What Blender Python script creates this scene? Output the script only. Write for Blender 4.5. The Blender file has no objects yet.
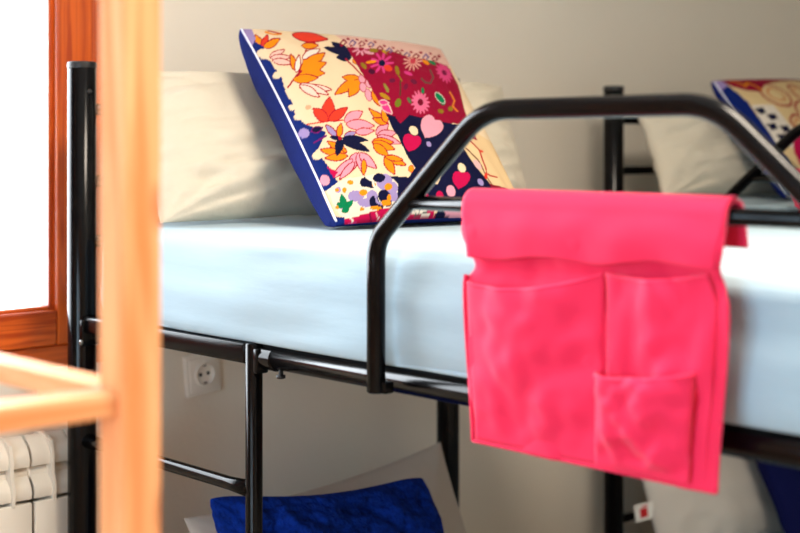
import bpy, bmesh, math, random
import numpy as np
from mathutils import Vector, Matrix, noise

random.seed(4)
C = bpy.context.scene.collection
PI = math.pi

# ------------------------------------------------------------------ helpers
def srgb(r, g, b):
    f = lambda c: (c/255/12.92) if c/255 <= .04045 else ((c/255+.055)/1.055)**2.4
    return (f(r), f(g), f(b), 1)

def link(o, parent=None):
    C.objects.link(o)
    if parent is not None:
        o.parent = parent
    return o

def obj(name, bm, mats, parent=None, smooth=True, angle=None):
    me = bpy.data.meshes.new(name)
    bmesh.ops.recalc_face_normals(bm, faces=bm.faces)
    bm.to_mesh(me); bm.free()
    for m in (mats if isinstance(mats, (list, tuple)) else [mats]):
        me.materials.append(m)
    if smooth:
        me.polygons.foreach_set('use_smooth', [True]*len(me.polygons))
        if angle:
            me.set_sharp_from_angle(angle=math.radians(angle))
    return link(bpy.data.objects.new(name, me), parent)

def tag(o, label, cat, group=None):
    o['label'] = label; o['category'] = cat
    if group: o['group'] = group
    return o

def thing(name, label, cat, loc=(0, 0, 0), group=None):
    o = bpy.data.objects.new(name, None); C.objects.link(o)
    o.location = loc; o.empty_display_size = .1
    return tag(o, label, cat, group)

def struct(o):
    o['kind'] = 'structure'
    return o

def copy_tree(o, parent=None):
    c = o.copy(); C.objects.link(c); c.parent = parent
    for ch in list(o.children):
        copy_tree(ch, c)
    return c

def add_box(bm, x0, x1, y0, y1, z0, z1, bev=0, seg=2):
    t = bmesh.new()
    bmesh.ops.create_cube(t, size=1)
    for v in t.verts:
        v.co = Vector(((x0+x1)/2+v.co.x*(x1-x0), (y0+y1)/2+v.co.y*(y1-y0), (z0+z1)/2+v.co.z*(z1-z0)))
    if bev:
        bmesh.ops.bevel(t, geom=list(t.edges), offset=bev, segments=seg, profile=.5, affect='EDGES')
    merge(bm, t)

def merge(bm, t):
    me = bpy.data.meshes.new('tmp'); t.to_mesh(me); t.free()
    bm.from_mesh(me); bpy.data.meshes.remove(me)

def fillet(pts, r, n=8):
    """round the corners of a polyline"""
    out = [Vector(pts[0])]
    for a, b, c in zip(pts[:-2], pts[1:-1], pts[2:]):
        a, b, c = Vector(a), Vector(b), Vector(c)
        u, w = (a-b).normalized(), (c-b).normalized()
        ang = u.angle(w)
        d = min(r/math.tan(ang/2), (a-b).length*.48, (c-b).length*.48)
        p, q = b+u*d, b+w*d
        for i in range(n+1):
            t = i/n
            out.append((1-t)**2*p+2*t*(1-t)*b+t*t*q)
    out.append(Vector(pts[-1]))
    return out

def add_tube(bm, pts, r, seg=16, cap=True, dome=False):
    pts = [Vector(p) for p in pts]
    n = len(pts)
    rings = []
    T = []
    for i in range(n):
        a = pts[max(i-1, 0)]; b = pts[min(i+1, n-1)]
        T.append((b-a).normalized())
    up = Vector((0, 0, 1)) if abs(T[0].z) < .9 else Vector((1, 0, 0))
    N = (up-T[0]*up.dot(T[0])).normalized()
    def ring(p, N, B, rr):
        return [bm.verts.new(p+N*(rr*math.cos(2*PI*k/seg))+B*(rr*math.sin(2*PI*k/seg))) for k in range(seg)]
    for i in range(n):
        N = (N-T[i]*N.dot(T[i])).normalized(); B = T[i].cross(N)
        rr = r[i] if isinstance(r, (list, tuple)) else r
        if i == 0 and cap:
            rings.append(ring(pts[0]+T[0]*0.0, N, B, rr*.86))
            rings.append(ring(pts[0]+T[0]*rr*.14, N, B, rr))
        elif i == n-1 and cap:
            rings.append(ring(pts[i]-T[i]*rr*.14, N, B, rr))
            rings.append(ring(pts[i], N, B, rr*.86))
        else:
            rings.append(ring(pts[i], N, B, rr))
    for a, b in zip(rings[:-1], rings[1:]):
        for k in range(seg):
            bm.faces.new((a[k], a[(k+1) % seg], b[(k+1) % seg], b[k]))
    if cap:
        bm.faces.new(rings[0]); bm.faces.new(list(reversed(rings[-1])))

def tube(name, pts, r, m, parent=None, seg=16, cap=True):
    bm = bmesh.new(); add_tube(bm, pts, r, seg, cap)
    return obj(name, bm, m, parent, angle=50)

def add_lathe(bm, prof, origin, axis='Z', seg=32):
    """profile of (radius, height) spun round an axis"""
    o = Vector(origin)
    rings = []
    for r, h in prof:
        rg = []
        for k in range(seg):
            c, s = r*math.cos(2*PI*k/seg), r*math.sin(2*PI*k/seg)
            v = {'Z': (c, s, h), 'Y': (c, h, s), 'X': (h, c, s)}[axis]
            rg.append(bm.verts.new(o+Vector(v)))
        rings.append(rg)
    for a, b in zip(rings[:-1], rings[1:]):
        for k in range(seg):
            bm.faces.new((a[k], a[(k+1) % seg], b[(k+1) % seg], b[k]))
    bm.faces.new(rings[0]); bm.faces.new(list(reversed(rings[-1])))

def add_prism(bm, poly, axis, lo, hi):
    """extrude a closed polygon given in the other two axes"""
    def mk(p, h):
        return {'X': (h, p[0], p[1]), 'Y': (p[0], h, p[1]), 'Z': (p[0], p[1], h)}[axis]
    a = [bm.verts.new(mk(p, lo)) for p in poly]
    b = [bm.verts.new(mk(p, hi)) for p in poly]
    n = len(poly)
    for i in range(n):
        bm.faces.new((a[i], a[(i+1) % n], b[(i+1) % n], b[i]))
    bm.faces.new(a); bm.faces.new(list(reversed(b)))

# ------------------------------------------------------------------ materials
def mat(name, col, rough=.5, spec=.5, metal=0, bump=0, bscale=200, var=0, vscale=6, coat=0, sheen=0, stretch=None, detail=4, bdist=.002):
    m = bpy.data.materials.new(name); m.use_nodes = True
    nt = m.node_tree; b = nt.nodes['Principled BSDF']
    b.inputs['Base Color'].default_value = col
    b.inputs['Roughness'].default_value = rough
    b.inputs['Specular IOR Level'].default_value = spec
    b.inputs['Metallic'].default_value = metal
    b.inputs['Coat Weight'].default_value = coat
    b.inputs['Coat Roughness'].default_value = .12
    if sheen:
        b.inputs['Sheen Weight'].default_value = sheen
        b.inputs['Sheen Roughness'].default_value = .4
    tc = nt.nodes.new('ShaderNodeTexCoord'); src = tc.outputs['Object']
    if stretch:
        mp = nt.nodes.new('ShaderNodeMapping'); mp.inputs['Scale'].default_value = stretch
        nt.links.new(src, mp.inputs['Vector']); src = mp.outputs['Vector']
    if var:
        n = nt.nodes.new('ShaderNodeTexNoise'); n.inputs['Scale'].default_value = vscale; n.inputs['Detail'].default_value = detail
        nt.links.new(src, n.inputs['Vector'])
        r = nt.nodes.new('ShaderNodeValToRGB')
        r.color_ramp.elements[0].position = .3; r.color_ramp.elements[1].position = .7
        r.color_ramp.elements[0].color = tuple(c*(1-var) for c in col[:3])+(1,)
        r.color_ramp.elements[1].color = tuple(min(1, c*(1+var)) for c in col[:3])+(1,)
        nt.links.new(n.outputs['Fac'], r.inputs['Fac']); nt.links.new(r.outputs['Color'], b.inputs['Base Color'])
    if bump:
        n = nt.nodes.new('ShaderNodeTexNoise'); n.inputs['Scale'].default_value = bscale; n.inputs['Detail'].default_value = 5
        nt.links.new(src, n.inputs['Vector'])
        k = nt.nodes.new('ShaderNodeBump'); k.inputs['Strength'].default_value = bump; k.inputs['Distance'].default_value = bdist
        nt.links.new(n.outputs['Fac'], k.inputs['Height']); nt.links.new(k.outputs['Normal'], b.inputs['Normal'])
    return m

def wood(name, light, dark, axis, rough=.45, coat=0, scale=1.0, knots=False):
    """grain running along one axis"""
    m = bpy.data.materials.new(name); m.use_nodes = True
    nt = m.node_tree; b = nt.nodes['Principled BSDF']; L = nt.links.new
    tc = nt.nodes.new('ShaderNodeTexCoord'); mp = nt.nodes.new('ShaderNodeMapping')
    mp.inputs['Scale'].default_value = [1.2*scale if a == axis else 22*scale for a in 'XYZ']
    L(tc.outputs['Object'], mp.inputs['Vector'])
    n = nt.nodes.new('ShaderNodeTexNoise'); n.inputs['Scale'].default_value = 3; n.inputs['Detail'].default_value = 6
    n.inputs['Distortion'].default_value = 1.2
    L(mp.outputs['Vector'], n.inputs['Vector'])
    r = nt.nodes.new('ShaderNodeValToRGB'); r.color_ramp.elements[0].position = .36; r.color_ramp.elements[1].position = .62
    r.color_ramp.elements[0].color = dark; r.color_ramp.elements[1].color = light
    L(n.outputs['Fac'], r.inputs['Fac'])
    out = r.outputs['Color']
    if knots:
        mk = nt.nodes.new('ShaderNodeMapping'); mk.inputs['Scale'].default_value = [7 if a == axis else 16 for a in 'XYZ']
        L(tc.outputs['Object'], mk.inputs['Vector'])
        v = nt.nodes.new('ShaderNodeTexVoronoi'); v.inputs['Scale'].default_value = 1
        L(mk.outputs['Vector'], v.inputs['Vector'])
        kr = nt.nodes.new('ShaderNodeValToRGB'); kr.color_ramp.elements[0].position = .08; kr.color_ramp.elements[1].position = .22
        L(v.outputs['Distance'], kr.inputs['Fac'])
        mx = nt.nodes.new('ShaderNodeMix'); mx.data_type = 'RGBA'
        L(kr.outputs['Color'], mx.inputs[0]); mx.inputs[6].default_value = tuple(c*.6 for c in dark[:3])+(1,)
        L(out, mx.inputs[7]); out = mx.outputs[2]
    L(out, b.inputs['Base Color'])
    b.inputs['Roughness'].default_value = rough; b.inputs['Coat Weight'].default_value = coat; b.inputs['Coat Roughness'].default_value = .2
    return m

M = dict(
    wall=mat('wall_paint', srgb(229, 220, 206), .85, .3, bump=.25, bscale=90, var=.02, vscale=3),
    ceiling=mat('ceiling_paint', srgb(238, 234, 226), .9, .2),
    floor=mat('floor_tile', srgb(205, 188, 168), .4, .4, var=.08, vscale=4),
    black=mat('black_powder_coat', srgb(6, 5, 6), .16, .16, bump=.05, bscale=500),
    plastic=mat('black_plastic_cap', srgb(22, 22, 24), .45, .4),
    steel=mat('bolt_steel', srgb(150, 150, 150), .35, .5, metal=1),
    sheet=mat('white_sheet', srgb(160, 182, 193), .85, .2, bump=.3, bscale=25, bdist=.004, stretch=(1, .35, 1.6), sheen=.1),
    pillow=mat('ivory_pillowcase', srgb(206, 198, 180), .85, .2, bump=.35, bscale=18, bdist=.010, sheen=.1),
    pillow_low=mat('beige_pillowcase', srgb(196, 190, 182), .85, .25, bump=.22, bscale=14, bdist=.008),
    navy_dark=mat('dark_navy_cotton', srgb(9, 14, 62), .85, .1, bump=.25, bscale=300),
    navy=mat('navy_cotton', srgb(10, 27, 92), .85, .12, bump=.25, bscale=300, var=.12, vscale=30),
    royal=mat('royal_blue_plush', srgb(11, 46, 140), .95, .08, bump=1, bscale=90, bdist=.006, var=.45, vscale=75),
    piping=mat('white_piping', srgb(205, 208, 224), .8, .2),
    pink=mat('pink_canvas', srgb(232, 40, 84), .8, .25, bump=.12, bscale=700, sheen=.15),
    radiator=mat('cream_enamel', srgb(218, 210, 196), .35, .5),
    socket=mat('white_plastic', srgb(235, 230, 222), .4, .5),
    hole=mat('dark_hole', srgb(20, 18, 18), .7, .2),
    win_wood=wood('stained_window_wood', srgb(208, 92, 22), srgb(172, 62, 12), 'Z', .35, .35),
    win_wood_h=wood('stained_window_wood_across', srgb(216, 98, 32), srgb(170, 62, 14), 'X', .35, .35),
    pine=wood('pine_post', srgb(250, 184, 128), srgb(236, 136, 72), 'Z', .6, 0, .55, knots=True),
    pine_y=wood('pine_rail', srgb(250, 188, 134), srgb(238, 144, 82), 'Y', .6, 0, .55),
    pine_x=wood('pine_rail_across', srgb(250, 188, 134), srgb(238, 144, 82), 'X', .6, 0, .55),
    jamb=mat('outside_white_render', srgb(244, 236, 228), .9, .2),
    tagm=mat('care_label_white', srgb(225, 222, 216), .7, .2),
    tagr=mat('care_label_red', srgb(190, 40, 45), .7, .2),
    slat=wood('bed_slat', srgb(214, 176, 128), srgb(196, 152, 104), 'X', .6),
)

g = bpy.data.materials.new('window_glass'); g.use_nodes = True
nt = g.node_tree; nt.nodes.remove(nt.nodes['Principled BSDF'])
tr = nt.nodes.new('ShaderNodeBsdfTransparent'); gl = nt.nodes.new('ShaderNodeBsdfGlossy'); gl.inputs['Roughness'].default_value = .02
fr = nt.nodes.new('ShaderNodeFresnel'); fr.inputs['IOR'].default_value = 1.3
mx = nt.nodes.new('ShaderNodeMixShader')
nt.links.new(fr.outputs[0], mx.inputs[0]); nt.links.new(tr.outputs[0], mx.inputs[1]); nt.links.new(gl.outputs[0], mx.inputs[2])
nt.links.new(mx.outputs[0], nt.nodes['Material Output'].inputs['Surface'])
M['glass'] = g

def attr_mat(name):
    m = bpy.data.materials.new(name); m.use_nodes = True
    nt = m.node_tree; b = nt.nodes['Principled BSDF']
    a = nt.nodes.new('ShaderNodeAttribute'); a.attribute_name = 'print'
    nt.links.new(a.outputs['Color'], b.inputs['Base Color'])
    b.inputs['Roughness'].default_value = .85; b.inputs['Specular IOR Level'].default_value = .1
    tc = nt.nodes.new('ShaderNodeTexCoord'); n = nt.nodes.new('ShaderNodeTexNoise'); n.inputs['Scale'].default_value = 220
    nt.links.new(tc.outputs['Object'], n.inputs['Vector'])
    k = nt.nodes.new('ShaderNodeBump'); k.inputs['Strength'].default_value = .25; k.inputs['Distance'].default_value = .002
    nt.links.new(n.outputs['Fac'], k.inputs['Height']); nt.links.new(k.outputs['Normal'], b.inputs['Normal'])
    return m
M['print'] = attr_mat('printed_cotton')

# ------------------------------------------------------------------ room
X0, X1, Y0, Y1, H = -2.5, 3.6, -3.4, .17, 2.55        # inner faces
WX0, WX1, WZ0, WZ1 = -1.05, .185, 1.03, 2.28           # window opening
bm = bmesh.new(); add_box(bm, X0-.2, X1+.2, Y0-.2, Y1+.35, -.1, 0); struct(obj('floor', bm, M['floor'], smooth=False))
bm = bmesh.new(); add_box(bm, X0-.2, X1+.2, Y0-.2, Y1+.35, H, H+.1); struct(obj('ceiling', bm, M['ceiling'], smooth=False))
bm = bmesh.new()
T = .32
add_box(bm, X0-.2, WX0, Y1, Y1+T, 0, H); add_box(bm, WX1, X1+.2, Y1, Y1+T, 0, H)
add_box(bm, WX0, WX1, Y1, Y1+T, 0, WZ0); add_box(bm, WX0, WX1, Y1, Y1+T, WZ1, H)
struct(obj('wall_back', bm, M['wall'], smooth=False))
LY0, LY1, LZ0, LZ1 = -2.3, -.75, .95, 2.25             # opening in the left wall
bm = bmesh.new()
add_box(bm, X0-.2, X0, Y0, LY0, 0, H); add_box(bm, X0-.2, X0, LY1, Y1, 0, H)
add_box(bm, X0-.2, X0, LY0, LY1, 0, LZ0); add_box(bm, X0-.2, X0, LY0, LY1, LZ1, H)
struct(obj('wall_left', bm, M['wall'], smooth=False))
bm = bmesh.new(); add_box(bm, X1, X1+.2, Y0, Y1, 0, H); struct(obj('wall_right', bm, M['wall'], smooth=False))
bm = bmesh.new(); add_box(bm, X0-.2, X1+.2, Y0-.2, Y0, 0, H); struct(obj('wall_front', bm, M['wall'], smooth=False))

# window 1: stained wooden casement in the back wall, white render outside
w = struct(bpy.data.objects.new('window_1', None)); C.objects.link(w)
def frame_bm(x0, x1, z0, z1, wl, wr, wb, wt, ya, yb, bev):
    bm = bmesh.new()
    add_box(bm, x0, x0+wl, ya, yb, z0, z1, bev); add_box(bm, x1-wr, x1, ya, yb, z0, z1, bev)
    return bm
def frame_h(x0, x1, z0, z1, wl, wr, wb, wt, ya, yb, bev):
    bm = bmesh.new()
    add_box(bm, x0+wl, x1-wr, ya, yb, z0, z0+wb, bev); add_box(bm, x0+wl, x1-wr, ya, yb, z1-wt, z1, bev)
    return bm
fa = (WX0, WX1, WZ0, WZ1, .07, .07, .042, .07, Y1-.012, Y1+.06, .003)
obj('window_frame', frame_bm(*fa), M['win_wood'], w, smooth=False)
obj('window_frame', frame_h(*fa), M['win_wood_h'], w, smooth=False)
SX0, SX1, SZ0, SZ1 = WX0+.073, WX1-.073, WZ0+.0435, WZ1-.072
sa = (SX0, SX1, SZ0, SZ1, .078, .078, .066, .078, Y1-.022, Y1+.05, .004)
s_ = obj('window_sash', frame_bm(*sa), M['win_wood'], w, smooth=False)
obj('sash_rail', frame_h(*sa), M['win_wood_h'], s_, smooth=False)
# glazing bead
ba = (SX0+.077, SX1-.077, SZ0+.065, SZ1-.077, .010, .010, .008, .010, Y1-.006, Y1+.03, .003)
obj('glazing_bead', frame_bm(*ba), M['win_wood'], s_, smooth=False)
obj('glazing_bead', frame_h(*ba), M['win_wood_h'], s_, smooth=False)
bm = bmesh.new(); add_box(bm, SX0+.08, SX1-.08, Y1+.018, Y1+.024, SZ0+.068, SZ1-.08)
obj('window_pane', bm, M['glass'], w, smooth=False)
bm = bmesh.new()
add_box(bm, WX1-.055, WX1, Y1+.062, Y1+T+.004, WZ0, WZ1); add_box(bm, WX0, WX0+.055, Y1+.062, Y1+T+.004, WZ0, WZ1)
add_box(bm, WX0+.055, WX1-.055, Y1+.062, Y1+T+.03, WZ0, WZ0+.05)
obj('outer_reveal', bm, M['jamb'], w, smooth=False)

# unseen casement added in the left wall to let in cool side fill
w2 = struct(bpy.data.objects.new('added_side_window', None)); C.objects.link(w2)
bm = bmesh.new()
add_box(bm, X0-.05, X0+.012, LY0, LY0+.09, LZ0, LZ1, .003); add_box(bm, X0-.05, X0+.012, LY1-.09, LY1, LZ0, LZ1, .003)
add_box(bm, X0-.05, X0+.012, LY0+.09, LY1-.09, LZ0, LZ0+.09, .003); add_box(bm, X0-.05, X0+.012, LY0+.09, LY1-.09, LZ1-.09, LZ1, .003)
add_box(bm, X0-.05, X0+.012, (LY0+LY1)/2-.05, (LY0+LY1)/2+.05, LZ0+.09, LZ1-.09, .003)
obj('window_frame', bm, M['win_wood'], w2, smooth=False)
bm = bmesh.new(); add_box(bm, X0-.03, X0-.024, LY0+.08, LY1-.08, LZ0+.08, LZ1-.08)
obj('window_pane', bm, M['glass'], w2, smooth=False)

# ------------------------------------------------------------------ socket
SOCK = -5
sk = thing('wall_socket', 'white square plug socket with two round pin holes on the wall under the bed', 'socket', (.3735, Y1, .981))
sk.rotation_euler = (0, math.radians(SOCK), 0)
bm = bmesh.new(); add_box(bm, -.043, .043, -.011, 0, -.043, .043, .004, 3)
bm2 = bmesh.new(); add_box(bm2, -.034, .034, -.0135, -.009, -.034, .034, .0015, 2); merge(bm, bm2)
obj('cover_plate', bm, M['socket'], sk, angle=40)
bm = bmesh.new(); add_lathe(bm, [(.0245, -.013), (.024, -.0205), (.022, -.0212), (.0205, -.020), (.0195, -.0142), (.004, -.014)], (0, 0, 0), 'Y', 40)
well = obj('socket_well', bm, M['socket'], sk, angle=40)
for s in (-1, 1):
    bm = bmesh.new(); add_lathe(bm, [(.0036, -.0148), (.0036, -.0136)], (s*.0095, 0, 0), 'Y', 16)
    obj('pin_hole', bm, M['hole'], well)
    bm = bmesh.new(); add_box(bm, -.003, .003, -.0195, -.0138, s*.0180-.002, s*.0180+.002, .0006)
    obj('earth_clip', bm, M['steel'], well, smooth=False)

# ------------------------------------------------------------------ radiator
rad = thing('radiator', 'cream ribbed wall radiator standing below the wooden window', 'radiator', (.093, 0, 0))
rad_z = 0
def section_bm():
    bm = bmesh.new(); W = .0375
    ya, yb = .05, .135
    add_box(bm, -W, W, ya, ya+.012, .14, .814, .003)                                   # flat front
    # two curved louvres, one above the other
    for (zt, zb, yt) in ((.926, .876, .012), (.868, .820, .004)):
        pr = []
        for i in range(9):
            t = i/8
            pr.append((ya+yt+.030*(1-t)**2.2-.004*math.sin(PI*t), zt+(zb-zt)*t))
        pl = pr+[(p[0]+.006, p[1]) for p in reversed(pr)]
        add_prism(bm, pl, 'X', -W, W)
    # middle fin that runs down both louvres
    fin = [(ya+.045, .930), (ya+.012, .918), (ya+.004, .89), (ya+.004, .862), (ya-.003, .84), (ya-.002, .812), (ya+.02, .80), (ya+.07, .80), (ya+.07, .925)]
    add_prism(bm, fin, 'X', -.003, .003)
    add_box(bm, -.016, .016, ya+.03, yb-.02, .12, .915, .004)                          # water way
    add_box(bm, -W, W, yb-.012, yb, .16, .90, .003)                                    # back fin
    add_tube(bm, [(-.04, .09, .86), (.04, .09, .86)], .02, 16); add_tube(bm, [(-.04, .09, .17), (.04, .09, .17)], .02, 16)
    return bm
s0 = obj('section', section_bm(), M['radiator'], rad, angle=35); s0.location = (-.04, 0, 0)
for k in range(1, 11):
    c = s0.copy(); C.objects.link(c); c.parent = rad; c.location = (-.04-.0802*k, 0, 0)
for k in (1.5, 8.5):
    bm = bmesh.new(); add_box(bm, -.04-.08*k-.012, -.04-.08*k+.012, .12, Y1-.002, .82, .86)
    obj('wall_bracket', bm, M['radiator'], rad, smooth=False)
    bm = bmesh.new(); add_box(bm, -.04-.08*k-.015, -.04-.08*k+.015, .075, .115, 0, .16, .004)
    obj('foot', bm, M['radiator'], rad, smooth=False)

# ------------------------------------------------------------------ bunk beds
BW, BL = .923, 2.0
def make_bed(label):
    bed = thing('bunk_bed', label, 'bunk bed', (0, 0, 0), 'black metal bunk beds')
    m = M['black']
    for (x, y) in ((0, 0), (BW, 0), (0, -BL), (BW, -BL)):
        p = tube('post', [(x, y, 0), (x, y, 1.591)], .0255, m, bed, 28)
        bm = bmesh.new(); add_lathe(bm, [(.0262, 1.587), (.0264, 1.593), (.0255, 1.5975), (.022, 1.599)], (x, y, 0), 'Z', 28)
        obj('end_cap', bm, M['plastic'], p, angle=40)
        if y == 0:
            bm = bmesh.new(); add_lathe(bm, [(.0045, -.0282), (.005, -.0265), (.005, -.0245)], (x, y, 1.545), 'Y', 14)
            b_ = obj('bolt', bm, M['plastic'], p)
    for (y, zs) in ((0, (1.514, 1.385, 1.277, .62, .50)), (-BL, (1.514, 1.385, 1.277, .62, .50))):
        for z in zs:
            tube('headboard_bar' if y == 0 else 'footboard_bar', [(.022, y, z), (BW-.022, y, z)], .0105, m, bed)
        for z in (1.118, .25):
            tube('cross_rail', [(.022, y, z), (BW-.022, y, z)], .016, m, bed)
    # long rails
    yl = -.507                                                # ladder stile
    r = tube('side_rail', [(.009, yl-.012, 1.1305), (.009, -BL+.022, 1.1305)], .0178, m, bed, 20)
    bm = bmesh.new(); add_tube(bm, [(.008, yl-.010, 1.1285), (.008, yl-.050, 1.1285)], .0186, 20)
    add_box(bm, -.012, .010, yl-.024, yl-.012, 1.105, 1.143, .003)
    obj('coupling', bm, m, r, angle=40)
    bm = bmesh.new(); add_lathe(bm, [(.006, 1.103), (.007, 1.104), (.007, 1.108), (.0035, 1.108), (.0035, 1.116)], (0, yl-.066, 0), 'Z', 14)
    obj('bolt', bm, M['plastic'], r)
    tube('side_rail', [(BW, -.022, 1.130), (BW, -BL+.022, 1.130)], .0165, m, bed, 20)
    for x in (0, BW):
        tube('side_rail', [(x, -.022, .25), (x, -BL+.022, .25)], .0165, m, bed, 20)
    bm = bmesh.new(); add_box(bm, -.0125, .0125, yl+.008, -.02, 1.117, 1.1485, .005, 3)
    r2 = obj('side_rail', bm, m, bed, angle=40)
    bm = bmesh.new(); add_box(bm, -.018, .018, -.032, -.018, 1.094, 1.142, .004); obj('corner_bracket', bm, m, r2, angle=40)
    bm = bmesh.new(); add_lathe(bm, [(.004, -.020), (.0048, -.019), (.0048, -.016)], (0, -.027, 1.102), 'X', 14); obj('bolt', bm, M['steel'], r2)
    # ladder: one stile, rungs across to the head post
    st = tube('ladder', [(0, yl, 0), (0, yl, 1.1495)], .0132, m, bed, 20)
    LADDER[0] = st; LADDER[1] = [r, r2]
    for z in (.925, .70, .48):
        n = 8
        pts = [(0, -.02+(yl+.02)*i/n, z) for i in range(n+1)]
        rr = [.0105]*(n+1); rr[-1] = .0135; rr[0] = .0135
        tube('rung', pts, rr, m, st, 18)
    # slats under both mattresses
    for z, nm in ((1.133, 'upper'), (.257, 'lower')):
        bm = bmesh.new()
        for k in range(12):
            y = -.10-k*.164
            add_box(bm, .06, BW-.02, y-.035, y+.035, z, z+.012, .003)
        obj('slat_base', bm, M['slat'], bed, smooth=False)
    return bed

def make_guard(bed, ys):
    """guard rail hooked on the long rail; ys = where its first leg stands"""
    m = M['black']; r = .0128; x = -.033; L = .735
    g = [(x, ys, 1.118), (x, ys, 1.322), (x, ys-.198, 1.4935), (x, ys-L+.198, 1.4935), (x, ys-L, 1.322), (x, ys-L, 1.118)]
    a_ = fillet(g[:3], .058, 10)[:-1]; b_ = fillet(g[1:5], .115, 14); c_ = fillet(g[3:], .058, 10)[1:]
    pts = [p for p in a_ if p.z < 1.385]+[p for p in b_ if p.z > 1.386]+[p for p in c_ if p.z < 1.385]
    bm = bmesh.new(); add_tube(bm, pts, r, 20)
    gr = obj('guard_rail', bm, m, bed, angle=60)
    ya = ys-.070; yb = ys-L+.070
    tube('lower_bar', [(x, ya, 1.375), (x, yb, 1.375)], .0095, m, gr, 18)
    for y in (ys, ys-L):
        bm = bmesh.new(); add_box(bm, x-.002, -.0185, y-.020, y+.004, 1.118, 1.134, .002)
        obj('hook', bm, m, gr, angle=40)
    return gr

LADDER = [None, []]
bed1 = make_bed('near black metal bunk bed with ladder, in front of the window and socket')
g1 = make_guard(bed1, -.8209)
# second bed: a copy of everything but the guard rail, which sits nearer its head
B2X = 1.513
bed2 = bed1.copy(); C.objects.link(bed2); bed2.location = (B2X, 0, 0)
for ch in list(bed1.children):
    if ch is LADDER[0] or ch in LADDER[1]: continue          # its ladder is not on this side
    c = copy_tree(ch, bed2)
    if ch.name.startswith('guard_rail'):
        c.location = (0, .465, 0)
tube('side_rail', [(.009, -.022, 1.1305), (.009, -BL+.022, 1.1305)], .0178, M['black'], bed2, 20)
bed2['label'] = 'far black metal bunk bed on the right, behind the pink organiser'

# ------------------------------------------------------------------ mattresses
def mattress_bm(w, l, h, seed, rad=.022):
    nx, ny, nz = 26, 90, 12
    t = bmesh.new()
    bmesh.ops.create_cube(t, size=1)
    for v in t.verts:
        v.co = Vector((v.co.x*w, v.co.y*l, v.co.z*h))
    bmesh.ops.bevel(t, geom=list(t.edges), offset=rad, segments=4, profile=.5, affect='EDGES')
    def cuts(axis, n, size):
        for i in range(1, n):
            p = Vector((0, 0, 0)); p[axis] = (-.5+i/n)*size
            nrm = Vector((0, 0, 0)); nrm[axis] = 1
            bmesh.ops.bisect_plane(t, geom=list(t.verts)+list(t.edges)+list(t.faces), plane_co=p, plane_no=nrm)
    for v in t.verts:                                        # the lower edge is squarer than the upper
        if v.co.z < -h/2+rad+1e-5 and abs(v.co.x) > w/2-rad-1e-5:
            k = w/2-abs(v.co.x); v.co.x = math.copysign(w/2-k*.3, v.co.x)
    cuts(1, ny, l); cuts(2, nz, h); cuts(0, 14, w)
    for v in t.verts:
        p = v.co.copy()
        side = abs(p.x) > w/2-rad*.6
        n1 = noise.noise(Vector((p.x*2+seed, p.y*2.2, p.z*13)))
        n2 = noise.noise(Vector((p.x*5+seed, p.y*5, p.z*30+7)))
        if side:
            v.co.x += math.copysign(1, p.x)*(.0085*n1+.0045*n2+.004*math.cos(PI*p.z/h))
        if p.z > h/2-rad*.5:
            v.co.z += .003*noise.noise(Vector((p.x*4, p.y*4, seed)))+.004*(1-(2*p.x/w)**2)
    return t
def mattress(x, z, h, label, seed):
    o = obj('mattress', mattress_bm(.91, 1.90, h, seed), M['sheet'])
    o.location = (x+.450, -1.02, z+h/2)
    # elastic hem of the fitted sheet, tucked round the lower edge
    bm = bmesh.new()
    a, b = .4515, .947
    pts = fillet([(-a, 0, 0), (-a, b, 0), (a, b, 0), (a, -b, 0), (-a, -b, 0), (-a, .001, 0)], .03, 6)
    add_tube(bm, [(p[0], p[1], -h/2+.004) for p in pts], .0035, 8, False)
    obj('sheet_hem', bm, M['sheet'], o)
    return tag(o, label, 'mattress', 'mattresses under white sheets')
mattress(0, 1.1500, .161, 'mattress in a white sheet on the upper bunk of the near bed', 1.3)
mattress(B2X, 1.1500, .161, 'white upper mattress of the far bed on the right', 5.1)
LOWH = .13
mattress(.026, .270, LOWH, 'lower mattress of the near bed, under the fluffy blue cushion', 8.2)
mattress(B2X+.026, .270, LOWH, 'lower mattress of the far bed, under the plain navy cushion', 3.4)
UP, LO = 1.314, .270+LOWH+.008

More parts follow.
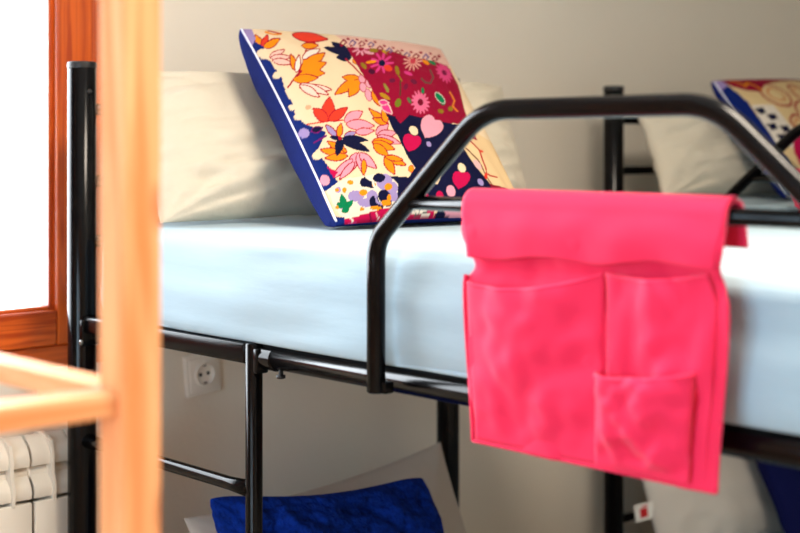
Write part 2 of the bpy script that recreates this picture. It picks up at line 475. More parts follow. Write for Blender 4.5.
# ------------------------------------------------------------------ pillows and cushions
def soft(name, BLc, BRc, TRc, TLc, tf, tb, mats, floor, n=60, pin=.05, seed=0., wr=.006, power=2.4, ex=.55, wscale=6, ymax=-.013, parent=None, printer=None, sag=0, push=None, rnd=0.0):
    """stuffed cushion: four seam corners, bulging by tf to the front and tb to the back"""
    BLc, BRc, TRc, TLc = map(Vector, (BLc, BRc, TRc, TLc))
    nrm = (BRc-BLc+TRc-TLc).cross(TLc-BLc+TRc-BRc).normalized()
    if nrm.y > 0: nrm = -nrm
    U = np.linspace(0, 1, n+1)
    bm = bmesh.new(); front = []; back = []
    edge = {}
    for side, tk in ((0, tf), (1, tb)):
        grid = []
        for j in range(n+1):
            row = []
            for i in range(n+1):
                border = i in (0, n) or j in (0, n)
                if side and border:
                    row.append(front[j][i]); continue
                # smoother spacing toward the edges
                a = -math.cos(PI*i/n) if printer is None else 2*U[i]-1
                b = -math.cos(PI*j/n) if printer is None else 2*U[j]-1
                ai = a*(1-pin*(1-b*b)); bi = b*(1-pin*(1-a*a))
                rk_ = 1-rnd*(abs(a)*abs(b))**5; ai *= rk_; bi *= rk_
                u, v = (ai+1)/2, (bi+1)/2
                p = BLc*((1-u)*(1-v))+BRc*(u*(1-v))+TRc*(u*v)+TLc*((1-u)*v)
                prof = max(0, (1-abs(a)**power)*(1-abs(b)**power))**ex
                prof *= 1-sag*max(0, b)
                q = Vector((a*wscale*.35+seed, b*wscale*.35, side*9+seed))
                w_ = noise.noise(q)*1.4+.7*noise.noise(q*2.3)+.35*noise.noise(q*5)
                # creases fanning in from the corners
                cr = 0
                for sx in (-1, 1):
                    for sy in (-1, 1):
                        dx, dy = a-sx, b-sy
                        d = math.hypot(dx, dy)
                        an = math.atan2(dy, dx)
                        cr += math.exp(-d*2.6)*math.sin(an*11+seed+sx*2+sy)*min(1, d*4)
                if side: prof = prof**.5
                d_ = tk*prof+(wr*w_+wr*.9*cr)*min(1, prof*1.6)
                p = p+nrm*(d_ if side == 0 else -max(d_, .002))
                if p.z < floor: p.z = floor+.0004*prof
                if p.y > ymax: p.y = ymax
                if push: p = push(p)
                row.append(bm.verts.new(p))
            grid.append(row)
        if side == 0: front = grid
        else: back = grid
    nf = 0
    for k, grid in enumerate((front, back)):
        for j in range(n):
            for i in range(n):
                vs = (grid[j][i], grid[j][i+1], grid[j+1][i+1], grid[j+1][i])
                f = bm.faces.new(vs if k == 0 else tuple(reversed(vs)))
                f.material_index = min(k, len(mats)-1)
    cols = None
    bm.verts.index_update()
    me = bpy.data.meshes.new(name)
    bm.normal_update(); bm.to_mesh(me)
    if printer is not None:
        uu, vv = np.meshgrid(U, U)
        a_, b_ = 2*uu-1, 2*vv-1
        pf = np.maximum(0, (1-np.abs(a_)**power)*(1-np.abs(b_)**power))**ex
        rgb = printer(uu, vv, pf).reshape(-1, 3)
        ca = me.color_attributes.new('print', 'FLOAT_COLOR', 'POINT')
        arr = np.ones((len(me.vertices), 4), dtype=np.float32)
        arr[:(n+1)*(n+1), :3] = rgb
        ca.data.foreach_set('color', arr.ravel())
    bm.free()
    for m in mats: me.materials.append(m)
    me.polygons.foreach_set('use_smooth', [True]*len(me.polygons))
    o = link(bpy.data.objects.new(name, me), parent)
    seam = dict(left=[me.vertices[j*(n+1)].co.copy() for j in range(n+1)],
                bottom=[me.vertices[i].co.copy() for i in range(n+1)],
                top=[me.vertices[n*(n+1)+i].co.copy() for i in range(n+1)],
                right=[me.vertices[j*(n+1)+n].co.copy() for j in range(n+1)])
    return o, seam, nrm

# ---- printed cloth: motifs in a drawing frame, x right, y down, mapped on the square cloth
def rgb(r, g, b): return np.array(srgb(r, g, b)[:3])
CREAM, NAVY, MAROON = rgb(250, 224, 186), rgb(12, 15, 56), rgb(158, 6, 52)
ORANGE, RED, CRIM, PINKL = rgb(250, 150, 20), rgb(238, 66, 44), rgb(178, 12, 40), rgb(240, 165, 185)
MAG, LAV, GREEN, HOT, BLUE, WHITE, OLIVE = rgb(205, 10, 80), rgb(170, 150, 205), rgb(0, 130, 80), rgb(228, 62, 140), rgb(12, 38, 118), rgb(250, 240, 225), rgb(150, 120, 30)

DYE = .62
class Print:
    def __init__(self, px, py):
        self.x, self.y = px, py
        self.c = np.tile(CREAM*DYE, px.shape+(1,)).astype(float)
    def put(self, mask, col): self.c[mask] = col*DYE
    def poly(self, pts, col):
        x, y = self.x, self.y; ins = np.zeros(x.shape, bool)
        n = len(pts)
        for i in range(n):
            (xa, ya), (xb, yb) = pts[i], pts[(i+1) % n]
            if ya == yb: continue
            c = ((ya > y) != (yb > y)) & (x < (xb-xa)*(y-ya)/(yb-ya)+xa)
            ins ^= c
        self.put(ins, col)
    def dot(self, cx, cy, rx, ry, col, ang=0, outline=None, ow=1.0):
        ca, sa = math.cos(ang), math.sin(ang)
        u = (self.x-cx)*ca+(self.y-cy)*sa; v = -(self.x-cx)*sa+(self.y-cy)*ca
        if outline is not None: self.put((u/(rx+ow))**2+(v/(ry+ow))**2 < 1, outline)
        self.put((u/rx)**2+(v/ry)**2 < 1, col)
    def petal(self, bx, by, tx, ty, w, col, outline=CRIM, ow=1.1):
        L = math.hypot(tx-bx, ty-by); ca, sa = (tx-bx)/L, (ty-by)/L
        u = ((self.x-bx)*ca+(self.y-by)*sa)/L; v = -(self.x-bx)*sa+(self.y-by)*ca
        uc = np.clip(u, 0, 1)
        half = w*np.sin(PI*uc**.8)**.8
        ok = (u > -.02) & (u < 1.02)
        if outline is not None: self.put((u > -ow/L) & (u < 1+ow/L) & (np.abs(v) < half+ow), outline)
        self.put(ok & (np.abs(v) < half), col)
    def line(self, pts, col, w=.8):
        for (xa, ya), (xb, yb) in zip(pts[:-1], pts[1:]):
            L2 = (xb-xa)**2+(yb-ya)**2
            t = np.clip(((self.x-xa)*(xb-xa)+(self.y-ya)*(yb-ya))/L2, 0, 1)
            d = np.hypot(self.x-xa-t*(xb-xa), self.y-ya-t*(yb-ya))
            self.put(d < w, col)
    def ring(self, cx, cy, r, col, w=1.0, k=1.0):
        d = np.hypot((self.x-cx)/k, self.y-cy)
        self.put(np.abs(d-r) < w, col)
    def daisy(self, cx, cy, r, n, col, core, sx=1, ang=0, sharp=.35):
        dx, dy = self.x-cx, self.y-cy
        ca, sa = math.cos(ang), math.sin(ang)
        u = (dx*ca+dy*sa)/sx; v = -dx*sa+dy*ca
        d = np.hypot(u, v); th = np.arctan2(v, u)
        self.put(d < r*(1-sharp+sharp*np.cos(n*th)), col)
        self.put(d < r*.28, core)
    def heart(self, cx, cy, s, col, ang=0):
        ca, sa = math.cos(ang), math.sin(ang)
        u = ((self.x-cx)*ca+(self.y-cy)*sa)/s; v = -(-(self.x-cx)*sa+(self.y-cy)*ca)/s
        self.put((u*u+v*v-1)**3-u*u*v**3 < 0, col)

# drawing units across the cloth; the later terms allow for the stuffing that stretches the cover
CUT = ((336.39, 190.88, -96.22, 9.27, 13.93, 0.88, -2.02, 5.34, -3.18, -3.02, 1.9), (224.98, -6.84, -196.33, 27.67, -27.47, 1.53, 2.01, -0.41, -6.78, 0.04, 3.01))
def patchwork(uu, vv, pf):
    a, b = 2*uu-1, 2*vv-1
    basis = (1, uu, vv, uu*vv, pf, pf*uu, pf*vv, 1-a*a, 1-b*b, a*(1-b*b), b*(1-a*a))
    px = sum(c*t for c, t in zip(CUT[0], basis)); py = sum(c*t for c, t in zip(CUT[1], basis))
    P = Print(px, py)
    ptl = P.petal
    # --- cream field with leaves
    P.line([(288, 87), (302, 68), (306, 50)], CRIM, .9)
    for a in ((262, 48, 256, 35, 3.2, ORANGE), (263, 48, 267, 36, 3, RED), (264, 47, 279, 40, 3.2, ORANGE)): ptl(*a)
    P.line([(266, 32), (274, 35), (281, 34)], ORANGE, 1); P.line([(268, 31), (281, 34)], CRIM, .5)
    ptl(293, 35, 327, 39, 3.6, RED); ptl(302, 46, 318, 44, 3, ORANGE)
    for a in ((270, 57, 284, 50, 2.6), (271, 58, 290, 57, 2.6), (273, 61, 292, 63, 2.6)): ptl(*a, rgb(248, 205, 190))
    ptl(296, 70, 291, 55, 2.6, ORANGE); ptl(297, 71, 299, 56, 2.4, WHITE)
    ptl(303, 58, 320, 48, 3.4, WHITE)
    for a in ((301, 70, 325, 52, 5), (302, 72, 326, 62, 5), (300, 74, 324, 73, 4.6), (294, 79, 317, 78, 4.2)): ptl(*a, ORANGE)
    P.poly([(303, 60), (318, 58), (320, 72), (302, 74)], ORANGE)
    for a in ((300, 88, 330, 91, 3.6), (301, 84, 327, 96, 3), (300, 86, 318, 98, 3)): ptl(*a, rgb(250, 222, 205))
    for a in ((352, 55, 324, 46, 3.4), (352, 54, 331, 42, 3.6), (352, 56, 336, 57, 4.4)): ptl(*a, NAVY, None)
    P.line([(346, 58), (368, 80)], CRIM, .8)
    P.dot(357, 60, 4, 3, ORANGE, .4, CRIM, .6)
    for a in ((360, 78, 335, 95, 4.6), (360, 80, 343, 77, 3.8), (359, 80, 349, 97, 5)): ptl(*a, ORANGE)
    P.dot(352, 85, 6, 5, ORANGE)
    for a in ((362, 79, 3, 4.4), (363, 87, 3.2, 4), (369, 94, 3, 5.6), (369, 83, 3, 4)): P.dot(*a, PINKL, -.3, CRIM, .7)
    ptl(374, 88, 382, 105, 4.2, ORANGE)
    P.dot(308, 108, 3, 2.4, rgb(230, 180, 140))
    P.line([(308, 124), (327, 122), (345, 120)], RED, .7)
    for a in ((327, 121, 329, 99, 6.2), (327, 121, 313, 110, 4.2), (329, 121, 347, 108, 4.2)): ptl(*a, RED)
    for a in ((345, 121, 362, 112, 5), (347, 124, 374, 125, 4.6), (356, 132, 374, 130, 3)): ptl(*a, PINKL, rgb(200, 60, 60))
    ptl(336, 136, 326, 126, 2.6, LAV); ptl(339, 136, 341, 124, 2.6, ORANGE); ptl(345, 136, 356, 132, 2.6, LAV)
    for a in ((346, 152, 328, 142, 3.4), (345, 154, 321, 150, 3.4), (347, 156, 326, 158, 3.2)): ptl(*a, ORANGE)
    for a in ((356, 154, 349, 173, 4.4), (358, 154, 364, 173, 3.6), (360, 154, 376, 168, 3.8), (352, 160, 332, 178, 3.4), (354, 163, 340, 179, 3)): ptl(*a, PINKL)
    ptl(364, 160, 364, 174, 2.2, ORANGE)
    for a in ((341, 139, 329, 137, 2.4), (341, 138, 337, 156, 4.4), (342, 138, 369, 140, 4), (342, 140, 370, 152, 4.6)): ptl(*a, NAVY, None)
    P.dot(340, 138, 2, 2, CRIM)
    for a in ((377, 134, 389, 122, 4.2), (378, 135, 397, 131, 4.2), (378, 136, 400, 143, 3.8)): ptl(*a, PINKL)
    for a in ((373, 141, 393, 142, 3.8), (373, 142, 394, 149, 4), (374, 144, 388, 156, 3.6)): ptl(*a, ORANGE)
    for a in ((385, 157, 405, 165, 3.4), (385, 158, 394, 174, 3.6), (386, 157, 402, 160, 2.4)): ptl(*a, ORANGE)
    for a in ((388, 121, 370, 108, 3), (388, 121, 374, 117, 3), (388, 120, 383, 109, 2.6)): ptl(*a, ORANGE)
    P.dot(411, 169, 2.4, 3, ORANGE, 0, RED, .7)
    # --- navy margin on the left
    P.poly([(236, 20), (247, 27), (256, 42), (264, 47), (262, 56), (270, 61), (276, 70), (282, 78), (286, 92), (293, 104), (295, 113), (299, 119), (306, 124), (316, 128), (326, 132), (319, 148),
            (313, 154), (322, 158), (330, 168), (338, 182), (328, 190), (300, 200)], BLUE)
    P.poly([(236, 20), (250, 24), (256, 38), (252, 46), (240, 36)], LAV)
    P.dot(263, 54, 6.5, 4.5, CREAM, .4); P.dot(277, 75, 4, 3.4, CREAM); P.dot(292, 107, 3.6, 3, CREAM); P.dot(298, 117, 4.5, 3, CREAM)
    P.dot(304, 133, 5.5, 5, LAV); P.dot(317, 156, 4.5, 3.6, CREAM); P.dot(325, 180, 5, 5.4, PINKL)
    ptl(312, 131, 322, 128, 2.6, NAVY, rgb(120, 20, 110)); P.line([(314, 143), (326, 136)], rgb(120, 20, 110), 1)
    P.poly([(327, 166), (338, 172), (334, 178)], MAG)
    # --- dark red field
    P.poly([(346, 45), (390, 51), (436, 62), (446, 63), (458, 85), (470, 124), (445, 122), (419, 116), (410, 114), (401, 122), (396, 115), (387, 113), (378, 98), (366, 78)], MAROON)
    P.daisy(382, 63, 11, 9, HOT, NAVY, 1.1); P.dot(388, 68, 4.5, 3.2, RED, .5); P.dot(369, 53, 5, 1.6, PINKL, .2); P.daisy(361, 49, 7, 9, PINKL, MAROON, 1.3)
    P.daisy(413, 61, 11, 13, rgb(248, 180, 165), rgb(210, 60, 80), .9, .5, .45)
    P.daisy(420, 103, 11.5, 15, rgb(235, 110, 150), rgb(120, 10, 40), .8, -.5, .16)
    P.daisy(444, 73, 12, 13, rgb(225, 70, 130), rgb(120, 10, 60), .62, -.5, .16)
    for (x, y, rx, ry, c, a) in ((374, 51, 5, 2, OLIVE, 0), (385, 51, 3.5, 2.8, rgb(190, 150, 20), .6), (397, 71, 5, 1.9, OLIVE, 1.3), (364, 65, 4, 1.8, OLIVE, .9), (371, 62, 5, 1.4, ORANGE, -.1),
                                 (386, 88, 5, 1.6, rgb(150, 140, 60), 1.1), (385, 96, 6, 1.9, rgb(190, 140, 30), .6), (398, 103, 3, 4.2, rgb(120, 130, 30), .3), (422, 92, 1.6, 3.2, GREEN, 0), (409, 101, 1.6, 3.4, rgb(90, 110, 70), -.6),
                                 (426, 62, 4, 1.8, ORANGE, .6), (432, 62, 5, 1.6, GREEN, .6), (443, 103, 2.4, 2.4, rgb(60, 100, 70), 0), (451, 108, 2.6, 2.4, OLIVE, 0), (408, 74, 4.6, 1.8, HOT, .4), (441, 111, 3, 2, OLIVE, .3),
                                 (413, 83, 3.6, 2.6, rgb(110, 20, 60), .3), (392, 81, 3, 2, rgb(110, 20, 60), 0), (372, 71, 3.5, 2.4, rgb(80, 10, 50), .5), (405, 88, 2.2, 3, rgb(120, 20, 60), .2)): P.dot(x, y, rx, ry, c, a)
    P.dot(440, 98, 6.4, 2.6, GREEN, .85, rgb(220, 215, 200), .8)
    P.line([(421, 80), (425, 84), (430, 84), (433, 78), (430, 70)], rgb(110, 80, 70), .8)
    P.line([(400, 82), (400, 96)], rgb(80, 60, 40), .6); P.line([(398, 76), (401, 82)], OLIVE, .6)
    P.line([(450, 92), (455, 100), (453, 105), (458, 110)], rgb(240, 130, 50), .9)
    ptl(382, 103, 392, 112, 2.6, HOT, rgb(240, 190, 190)); ptl(380, 101, 388, 103, 2, HOT, rgb(240, 190, 190))
    # --- pale strip of small scrolls along the top
    P.poly([(334, 34), (446, 40), (450, 66), (436, 62), (412, 55), (390, 51), (348, 47)], rgb(240, 196, 182))
    for i in range(11):
        x = 343+i*9.2; y = 42.0+.0*i+(i*1.55 if i > 3 else i*.8)
        P.line([(x-3, y+1.5), (x, y-1.5), (x+3, y+1.2), (x+1, y+3)], rgb(120, 90, 140) if i % 2 else rgb(150, 40, 60), .75)
        P.dot(x+4.4, y-2, 1.8, 1.1, MAROON, .5); P.dot(x-1.5, y+3.2, 1.4, .9, MAROON, .2)
    # --- navy field of hearts
    P.poly([(387, 113), (396, 115), (401, 122), (410, 114), (419, 116), (445, 122), (471, 126), (463, 147), (475, 167), (490, 183), (498, 200), (520, 236), (372, 236), (392, 205), (396, 190), (372, 176), (409, 177), (415, 168), (408, 158), (401, 142), (394, 127)], NAVY)
    P.dot(414, 130, 3.8, 5.4, CREAM, -.5); P.heart(430, 129, 10, PINKL, .5); P.heart(411, 144, 8, MAG, .3); P.dot(429, 144, 2.2, 3.2, LAV, -.4)
    P.heart(449, 157, 5.5, MAG, .3); P.dot(461, 169, 3.6, 5.2, CREAM, -.5); P.heart(460, 182, 7.5, MAG, .2); P.dot(451, 191, 4.2, 5.8, PINKL, -.4)
    P.dot(440, 195, 3.6, 4.6, MAG, -.4); P.heart(435, 178, 6.5, CREAM, -.5); P.dot(441, 165, 2.4, 2.2, LAV); P.dot(480, 183, 2.6, 4, LAV, -.6); P.dot(422, 195, 2.6, 3.4, CREAM)
    P.dot(426, 196, 2.4, 3, MAG); P.heart(456, 213, 11, PINKL, .1); P.dot(432, 209, 6, 6, CREAM); P.heart(480, 208, 7, MAG, .2); P.dot(497, 214, 4, 5, CREAM); P.dot(466, 200, 3, 4, LAV)
    P.heart(472, 150, 4, MAG, .2)
    # --- cream strip on the right with sewn flowers
    P.poly([(466, 124), (500, 150), (530, 230), (520, 236), (498, 200), (490, 183), (475, 167), (463, 147)], rgb(244, 210, 160))
    P.line([(466, 148), (478, 160), (484, 172), (492, 184), (500, 196)], rgb(110, 60, 50), .6)
    P.line([(468, 138), (478, 150), (484, 164), (487, 174), (497, 177)], rgb(190, 40, 40), .7)
    P.dot(477, 165, 3, 6, rgb(240, 190, 190), -.6); P.dot(481, 152, 2, 1.4, RED); P.dot(486, 176, 1.8, 3, RED)
    P.poly([(470, 126), (474, 132), (478, 140), (470, 136)], MAROON)
    P.poly([(489, 183), (500, 186), (515, 192), (520, 202), (494, 198)], rgb(140, 12, 40))
    # --- pansies at the bottom left
    P.poly([(327, 190), (338, 182), (348, 179), (360, 176), (372, 174), (386, 174), (398, 184), (397, 200), (388, 209), (374, 211), (346, 219), (338, 212)], rgb(250, 236, 214))
    for (x, y, rx, ry) in ((356, 196, 8, 6), (366, 203, 9, 4), (384, 182, 8, 8), (392, 188, 6, 6), (372, 197, 6, 6), (344, 206, 5, 4), (393, 196, 5, 6), (338, 190, 3, 3)): P.dot(x, y, rx, ry, LAV)
    for (x, y, rx, ry) in ((366, 182, 6, 5.4), (379, 178, 6, 4.6), (371, 186, 4, 3), (374, 202, 5, 5.6), (384, 196, 6, 6.4), (378, 206, 6, 4), (388, 203, 4, 4)): P.dot(x, y, rx, ry, NAVY)
    for (x, y, rx, ry) in ((350, 183, 3.2, 2.4), (363, 193, 4, 3.4), (344, 191, 2.2, 2.6), (388, 187, 4, 3.2), (374, 185, 2, 2.4), (386, 203, 5, 3.2), (376, 208, 6, 2), (389, 198, 2, 4), (362, 209, 2.4, 1.6), (337, 190, 2, 2)): P.dot(x, y, rx, ry, ORANGE)
    P.line([(367, 177), (373, 181), (374, 187)], WHITE, 1); P.line([(375, 196), (377, 202), (381, 204)], LAV, 1)
    for a in ((345, 209, 341, 194, 3.6), (345, 208, 353, 200, 3.2), (344, 207, 347, 213, 4.2), (343, 208, 337, 202, 2.6)): ptl(*a, GREEN, None)
    P.dot(337, 207, 1.8, 1.8, ORANGE)
    # --- magenta hem at the bottom
    P.poly([(338, 216), (346, 219), (374, 211), (396, 206), (408, 204), (434, 206), (437, 236), (330, 236)], MAG)
    P.poly([(335, 216), (344, 217), (346, 236), (330, 236)], BLUE)
    P.line([(346, 214), (352, 219), (358, 229)], WHITE, .9); P.line([(370, 214), (372, 228)], rgb(110, 10, 60), .7); P.line([(376, 213), (384, 227)], rgb(240, 200, 200), .7)
    for a in ((418, 214, 408, 206, 3), (419, 214, 416, 203, 3), (420, 214, 428, 205, 3), (421, 216, 430, 214, 2.6)): ptl(*a, WHITE, rgb(90, 90, 90), .7)
    P.dot(398, 220, 6, 3, rgb(150, 10, 60), .3); P.dot(352, 226, 5, 5, HOT)
    return P.c

def circles(uu, vv, pf):
    px = uu*100; py = (1-vv)*100
    P = Print(px, py)
    P.c[:] = rgb(244, 214, 160)*DYE
    # crimson rings and dotted lines
    for (x, y, r) in ((34, 24, 12), (62, 22, 9), (54, 44, 13), (82, 38, 12), (36, 52, 8), (88, 16, 8), (70, 64, 10)):
        P.ring(x, y, r, CRIM, .9); P.ring(x, y, r*.55, rgb(225, 120, 60), .6)
    P.poly([(0, -5), (100, -5), (100, 5), (60, 7), (34, 12), (22, 20), (14, 16), (8, 10)], MAROON)
    P.line([(12, 4), (16, 12), (22, 8), (25, 18)], ORANGE, 1); P.poly([(58, -3), (100, -3), (100, 3), (70, 4)], BLUE)
    P.poly([(0, 0), (5, 0), (7, 30), (8, 60), (10, 100), (0, 100)], BLUE)
    P.poly([(8, 30), (22, 34), (27, 60), (22, 74), (8, 62)], WHITE)
    for (x, y) in ((11, 36), (16, 43), (12, 50), (20, 54), (14, 60), (21, 64)): P.poly([(x-3, y-3), (x+3, y-2), (x+3, y+3), (x-2, y+3)], NAVY)
    P.poly([(22, 58), (40, 56), (100, 60), (100, 100), (18, 100), (16, 74)], MAG)
    for (x, y, r) in ((34, 70, 6), (50, 76, 8), (70, 84, 7), (28, 88, 6), (88, 74, 7)): P.daisy(x, y, r, 9, HOT, NAVY)
    P.poly([(0, 0), (5, 0), (6, 8), (0, 10)], LAV)
    return P.c

# upper bunk of the near bed
UPz = UP+.006
def behind_cushion(p):
    # the pillow gives way where the cushion leans on it
    m = max(0, min(1, (p.x-.10)/.12))*max(0, min(1, (.86-p.x)/.12))
    lim = -.485+(p.z-1.313)*(.335/.335)+.100
    if m > 0 and p.y < lim: p.y = p.y+(lim-p.y)*m
    return p
o, sm, nr = soft('pillow', (.012, -.235, UPz), (.930, -.235, UPz+.01), (1.035, -.060, 1.582), (.022, -.060, 1.578), 0.085, .03, [M['pillow']], UPz, 80, .028, 2.2, .011, 3.2, .55, 9, push=behind_cushion)
tag(o, 'long ivory pillow behind the floral cushion on the near upper bunk', 'pillow', 'pale bed pillows')
cu, sm, nr = soft('cushion', (.142, -.533, UPz+.003), (.528, -.590, UPz+.003), (.722, -.180, 1.646), (.226, -.165, 1.660), .060, .085, [M['print'], M['navy']], UPz, 300, .03, 6.1, .0035, 2.6, .5, 6, printer=patchwork)
tag(cu, 'square patchwork cushion printed with orange leaves and hearts on the near upper bunk', 'cushion', 'patchwork cushions')
def piping(seam, nrm, parent, off=.004, r=.0019):
    pts = [p+nrm*off for p in seam[3::6]]
    return tube('piping', pts, r, M['piping'], parent, 8)
piping(sm['left'], nr, cu)

# upper bunk of the far bed
o, sm, nr = soft('pillow', (1.505, -.16, UPz), (2.40, -.25, UPz), (2.42, -.055, 1.545), (1.535, -.055, 1.545), 0.08, .035, [M['pillow']], UPz, 70, .03, 7.7, .011, 3.0, .55, 8)
tag(o, 'ivory pillow leaning on the far headboard at the right', 'pillow', 'pale bed pillows')
c2, sm, nr = soft('cushion', (1.665, -.40, UPz+.006), (2.11, -.40, UPz+.006), (2.145, -.155, 1.63), (1.700, -.165, 1.612), .06, .045, [M['print'], M['navy']], UPz, 150, .03, 3.1, .0035, 2.6, .5, 6, printer=circles)
tag(c2, 'square cushion with red rings on cream at the right edge', 'cushion', 'patchwork cushions')
piping(sm['left'], nr, c2)

# lower bunk of the near bed
o, sm, nr = soft('pillow', (.16, -.20, LO), (.90, -.22, LO), (.815, -.085, .815), (.13, -.13, .785), .07, .03, [M['pillow_low']], LO, 60, .085, 4.4, .006, 3.0, .55, 7)
tag(o, 'beige pillow behind the fluffy blue cushion on the near lower bunk', 'pillow', 'pale bed pillows')
o, sm, nr = soft('cushion', (.10, -.46, LO+.004), (.66, -.46, LO+.004), (.600, -.262, .820), (.070, -.262, .870), 0.06, .045, [M['royal']], LO, 110, .12, 1.9, .014, 2.4, .5, 16, rnd=.07)
tag(o, 'fluffy royal blue cushion on the lower bunk of the near bed', 'cushion')

# lower bunk of the far bed
o, sm, nr = soft('pillow', (1.535, -.14, LO), (2.34, -.20, LO), (2.32, -.05, .845), (1.470, -.05, .82), .07, .03, [M['pillow_low']], LO, 60, .03, 9.4, .006, 3.0, .55, 7)
tag(o, 'beige pillow with a small care label, on the far lower bunk', 'pillow', 'pale bed pillows')
e = sm['left'][int(len(sm['left'])*.40)]
bm = bmesh.new()
add_box(bm, -.050, .001, -.0008, .0008, -.022, .022)
t_ = obj('care_label', bm, M['tagm'], o, smooth=False); t_.location = e+Vector((.002, -.004, 0)); t_.rotation_euler = (.1, math.radians(-10), math.radians(-28))
bm = bmesh.new()
add_box(bm, -.036, -.016, -.0014, -.0009, -.014, .010); add_box(bm, -.030, -.014, -.0014, -.0009, .013, .016)
obj('label_print', bm, M['tagr'], t_, smooth=False)
o, sm, nr = soft('cushion', (1.83, -.34, LO+.004), (2.28, -.34, LO+.004), (2.20, -.19, .86), (1.72, -.19, .86), .055, .045, [M['navy_dark']], LO, 50, .05, 5.9, .006, 2.4, .5, 6)
tag(o, 'plain navy cushion on the far lower bunk at the right edge', 'cushion')

# ------------------------------------------------------------------ pink bedside organisers
def sheet(rows, thick, name, m, parent, nsm=True):
    """rows of points -> cloth of some thickness"""
    bm = bmesh.new()
    vs = [[bm.verts.new(p) for p in r] for r in rows]
    for a, b in zip(vs[:-1], vs[1:]):
        for i in range(len(a)-1):
            bm.faces.new((a[i], a[i+1], b[i+1], b[i]))
    bmesh.ops.recalc_face_normals(bm, faces=bm.faces)
    o = obj(name, bm, m, parent)
    md = o.modifiers.new('thick', 'SOLIDIFY'); md.thickness = thick; md.offset = 0
    return o

def smooth01(t): t = max(0, min(1, t)); return t*t*(3-2*t)

def make_organiser(label):
    """hangs over the guard's lower bar; x out of the bed = minus, y along the bed, origin at the bar"""
    org = thing('bedside_organiser', label, 'organiser', (-.033, -1.194, 1.375), 'pink hanging organisers')
    W = .380
    NU = 70
    def wid(d):
        # half-width factor against distance below the bar top: roll wide, neck narrow, body wide again
        return 1-.055*math.exp(-((d-.062)/.018)**2)-.074*smooth01((d-.10)/.20)
    path = []                                        # (x, z, d)
    for i in range(10):                              # tail tucked behind the bar
        t = i/9; path.append((.016+.006*(1-t), -.034*(1-t), -.034*(1-t)))
    for i in range(13):
        a = PI*i/12; path.append((.016*math.cos(a), .016*math.sin(a)*1.05, 0.0))
    n = 60
    for i in range(1, n+1):
        d = .290*i/n
        x = -.016
        x += -.006*math.exp(-((d-.030)/.022)**2)          # roll of cloth
        x += .010*math.exp(-((d-.070)/.016)**2)           # tuck under the flap
        path.append((x, -d, d))
    def wr(u, d, k=0):
        q = Vector((u*5+k, d*7, k*3.1))
        return .006*noise.noise(q)+.003*noise.noise(q*2.4)
    rows = []
    for (x, z, d) in path:
        dd = max(d, 0); row = []
        for i in range(NU+1):
            u = i/NU; c = (u-.5)*2
            y = -c*W/2*wid(dd)-.006*smooth01(dd/.3)*0
            f = smooth01(dd/.04)
            xx = x-wr(u, dd)*f*1.2+.004*f*math.sin(u*9+d*8)*smooth01((dd-.1)/.1)*.5
            zz = z
            if d > .0: zz += -.010*f*0+(.012*(c)*smooth01(dd/.06)*.0)
            if .03 < d < .11:
                zz += -.008*(1-u)*math.exp(-((d-.068)/.02)**2)
            row.append((xx, y, zz))
        rows.append(row)
    sheet(rows, .003, 'back_panel', M['pink'], org)
    # flap edge: the upper layer of cloth that folds over the bar and hangs over the pockets
    fl = []
    for j in range(26):
        t = j/25
        a = PI*.55*(1-t) if t < .3 else 0
        row = []
        for i in range(NU+1):
            u = i/NU; c = (u-.5)*2
            drop = .052+.010*(1-u)+.003*math.sin(u*14)
            if t < .3:
                an = PI*.5+PI*.5*(t/.3); x, z = .0205*math.cos(an), .0205*math.sin(an)
            else:
                s = (t-.3)/.7; x, z = -.0205-.0045*math.sin(PI*s)-.0015*s*s, -drop*s
            d = max(0, -z)
            y = -c*(W/2*(1.004-.06*smooth01(d/.055)))
            q = Vector((u*7, d*20, 2.2))
            x -= .0040*noise.noise(q)*smooth01(t*3-.6)
            row.append((x, y, z))
        fl.append(row)
    sheet(fl, .0028, 'flap', M['pink'], org)
    # pockets: u range, d of mouth, d of bottom, gape, sag
    def pocket(u0, u1, dm0, dm1, db, gape, sag, base, k, lift=0):
        nu, nd = 36, 44; rows = []
        for j in range(nd+1):
            t = j/nd; row = []
            for i in range(nu+1):
                s = i/nu; u = u0+(u1-u0)*s; c = (u-.5)*2
                dm = dm0+(dm1-dm0)*s+sag*math.sin(PI*s)
                d = dm+(db-dm)*t
                y = -c*W/2*wid(d)
                e = math.sin(PI*s)**.7
                x = -.0165-base-gape*e*(1-t)**1.1-.45*gape*e*math.sin(PI*min(1, t*1.05))**1.0*.9
                q = Vector((s*3.2+k, t*3.4, k*2.7))
                w_ = noise.noise(q)+.5*noise.noise(q*2.2)
                # diagonal pull folds
                w_ += .5*math.sin((s*1.1+t*1.4)*7+k)*(.3+.7*t)*.6
                x -= .0105*w_*e**.5*smooth01((1-t)*6)
                row.append((x, y, -d))
            rows.append(row)
        p = sheet(rows, .0026, 'pocket', M['pink'], org)
        # folded hem along the mouth
        bm = bmesh.new(); add_tube(bm, [Vector(q)+Vector((-.0012, 0, -.003)) for q in rows[0]], .0017, 8)
        obj('pocket_hem', bm, M['pink'], p)
        return p
    pocket(.015, .578, .092, .068, .285, .016, .012, .001, 1.0)
    pocket(.592, .968, .068, .060, .284, .010, .006, .0015, 4.0)
    pocket(.572, .925, .178, .164, .282, .028, .004, .012, 7.0)
    # bound hems down both sides and along the foot
    bm = bmesh.new()
    for u in (0, 1):
        add_tube(bm, [(-.0168, -(u-.5)*2*W/2*wid(d), -d) for d in [.085+.204*i/24 for i in range(25)]], .003, 8)
    add_tube(bm, [(-.0166, -(i/24-.5)*2*W/2*wid(.288), -.288) for i in range(25)], .003, 8)
    obj('edge_binding', bm, M['pink'], org)
    return org
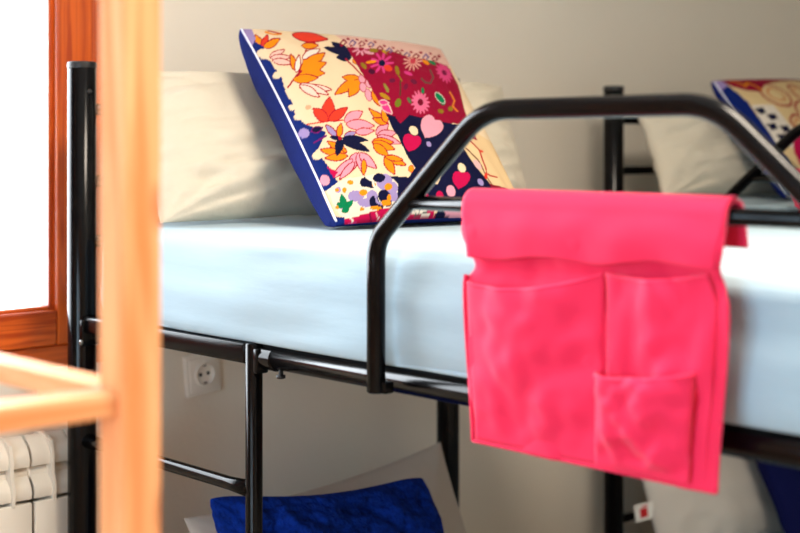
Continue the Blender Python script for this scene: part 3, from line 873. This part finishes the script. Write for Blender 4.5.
org1 = make_organiser('bright pink cloth organiser with three pockets hanging on the near guard rail')
org2 = copy_tree(org1)
org2.location = (B2X-.033, -1.194+.465, 1.375)
org2['label'] = 'second pink organiser, a sliver at the right edge on the far guard rail'

# ------------------------------------------------------------------ pine frame nearest the camera
def cam_frame():
    th = math.radians(43.0)
    return Vector((-1.28977, -2.21559, 1.45)), th
cam_loc, th = cam_frame()
RXp, RYp = -.6405, -1.180                                  # near corner post
rk = thing('wooden_rack', 'pale pine rack of posts and rails, blurred, nearest the camera', 'rack', (RXp, RYp, 0))
a = .0195; LXr, LYr = -.42, .46
for (x, y) in ((0, 0), (LXr, 0), (0, LYr), (LXr, LYr)):
    bm = bmesh.new(); add_box(bm, x-a, x+a, y-a, y+a, 0, 1.82, .003)
    obj('post', bm, M['pine'], rk, smooth=False)
for z in (1.232, .62, .14, 1.79):
    for y in (0, LYr):
        bm = bmesh.new(); add_box(bm, LXr+a, -a, y-.012, y+.0195, z-.011, z+.011, .002)
        obj('rail', bm, M['pine_x'], rk, smooth=False)
    for x in (0, LXr):
        bm = bmesh.new(); add_box(bm, x-.017, x+.017, a, LYr-a, z-.010, z+.010, .002)
        obj('rail', bm, M['pine_y'], rk, smooth=False)

# ------------------------------------------------------------------ ceiling fill lamp, added out of view
lamp = thing('ceiling_fill_lamp', 'round white ceiling fill lamp added out of view above the near bunk bed', 'lamp', (.05, -1.62, H))
bm = bmesh.new(); add_lathe(bm, [(.30, 0), (.30, -.02), (.29, -.03)], (0, 0, 0), 'Z', 40); obj('base', bm, M['socket'], lamp)

# ------------------------------------------------------------------ light
def area(name, loc, rot, sx, sy, power, col):
    l = bpy.data.lights.new(name, 'AREA'); l.shape = 'RECTANGLE'; l.size = sx; l.size_y = sy
    l.energy = power; l.color = col
    o = bpy.data.objects.new(name, l); C.objects.link(o); o.location = loc; o.rotation_euler = rot
    return o
area('window_daylight', ((WX0+WX1)/2, Y1+.62, (WZ0+WZ1)/2+.1), (math.radians(-90), 0, 0), 1.9, 1.7, 155, (.86, .93, 1))
area('side_fill_light', (X0-.30, (LY0+LY1)/2, (LZ0+LZ1)/2), (0, math.radians(-90), 0), 1.4, 1.6, 84, (.54, .80, 1))  # cool fill added behind the unseen left window, tints the mattress front
ll = bpy.data.lights.new('warm_fill_disc', 'AREA'); ll.shape = 'DISK'; ll.size = .58; ll.energy = 50; ll.color = (1, .87, .72)  # warm fill added overhead to brighten the cushion, pillow and back wall
lo = bpy.data.objects.new('warm_fill_disc', ll); C.objects.link(lo); lo.location = (.05, -1.62, H-.035)

wd = bpy.data.worlds.new('sky'); bpy.context.scene.world = wd; wd.use_nodes = True
bg = wd.node_tree.nodes['Background']; bg.inputs['Color'].default_value = (.9, .96, 1, 1); bg.inputs['Strength'].default_value = 2.5

# ------------------------------------------------------------------ camera
cd = bpy.data.cameras.new('camera'); cam = bpy.data.objects.new('camera', cd); C.objects.link(cam)
cam.location = cam_loc; cam.rotation_euler = (math.radians(90), 0, -th)
cd.sensor_width = 36; cd.lens = 63; cd.shift_y = -121.5/800; cd.clip_start = .05
cd.dof.use_dof = True; cd.dof.focus_distance = 2.2; cd.dof.aperture_fstop = 3.3; cd.dof.aperture_blades = 0
sc = bpy.context.scene; sc.camera = cam
sc.view_settings.view_transform = 'Standard'; sc.view_settings.look = 'None'
sc.view_settings.exposure = 0; sc.view_settings.gamma = 1; sc.view_settings.use_curve_mapping = False
sc.cycles.max_bounces = 8; sc.cycles.diffuse_bounces = 5; sc.cycles.caustics_reflective = False; sc.cycles.caustics_refractive = False
sc.cycles.use_denoising = True
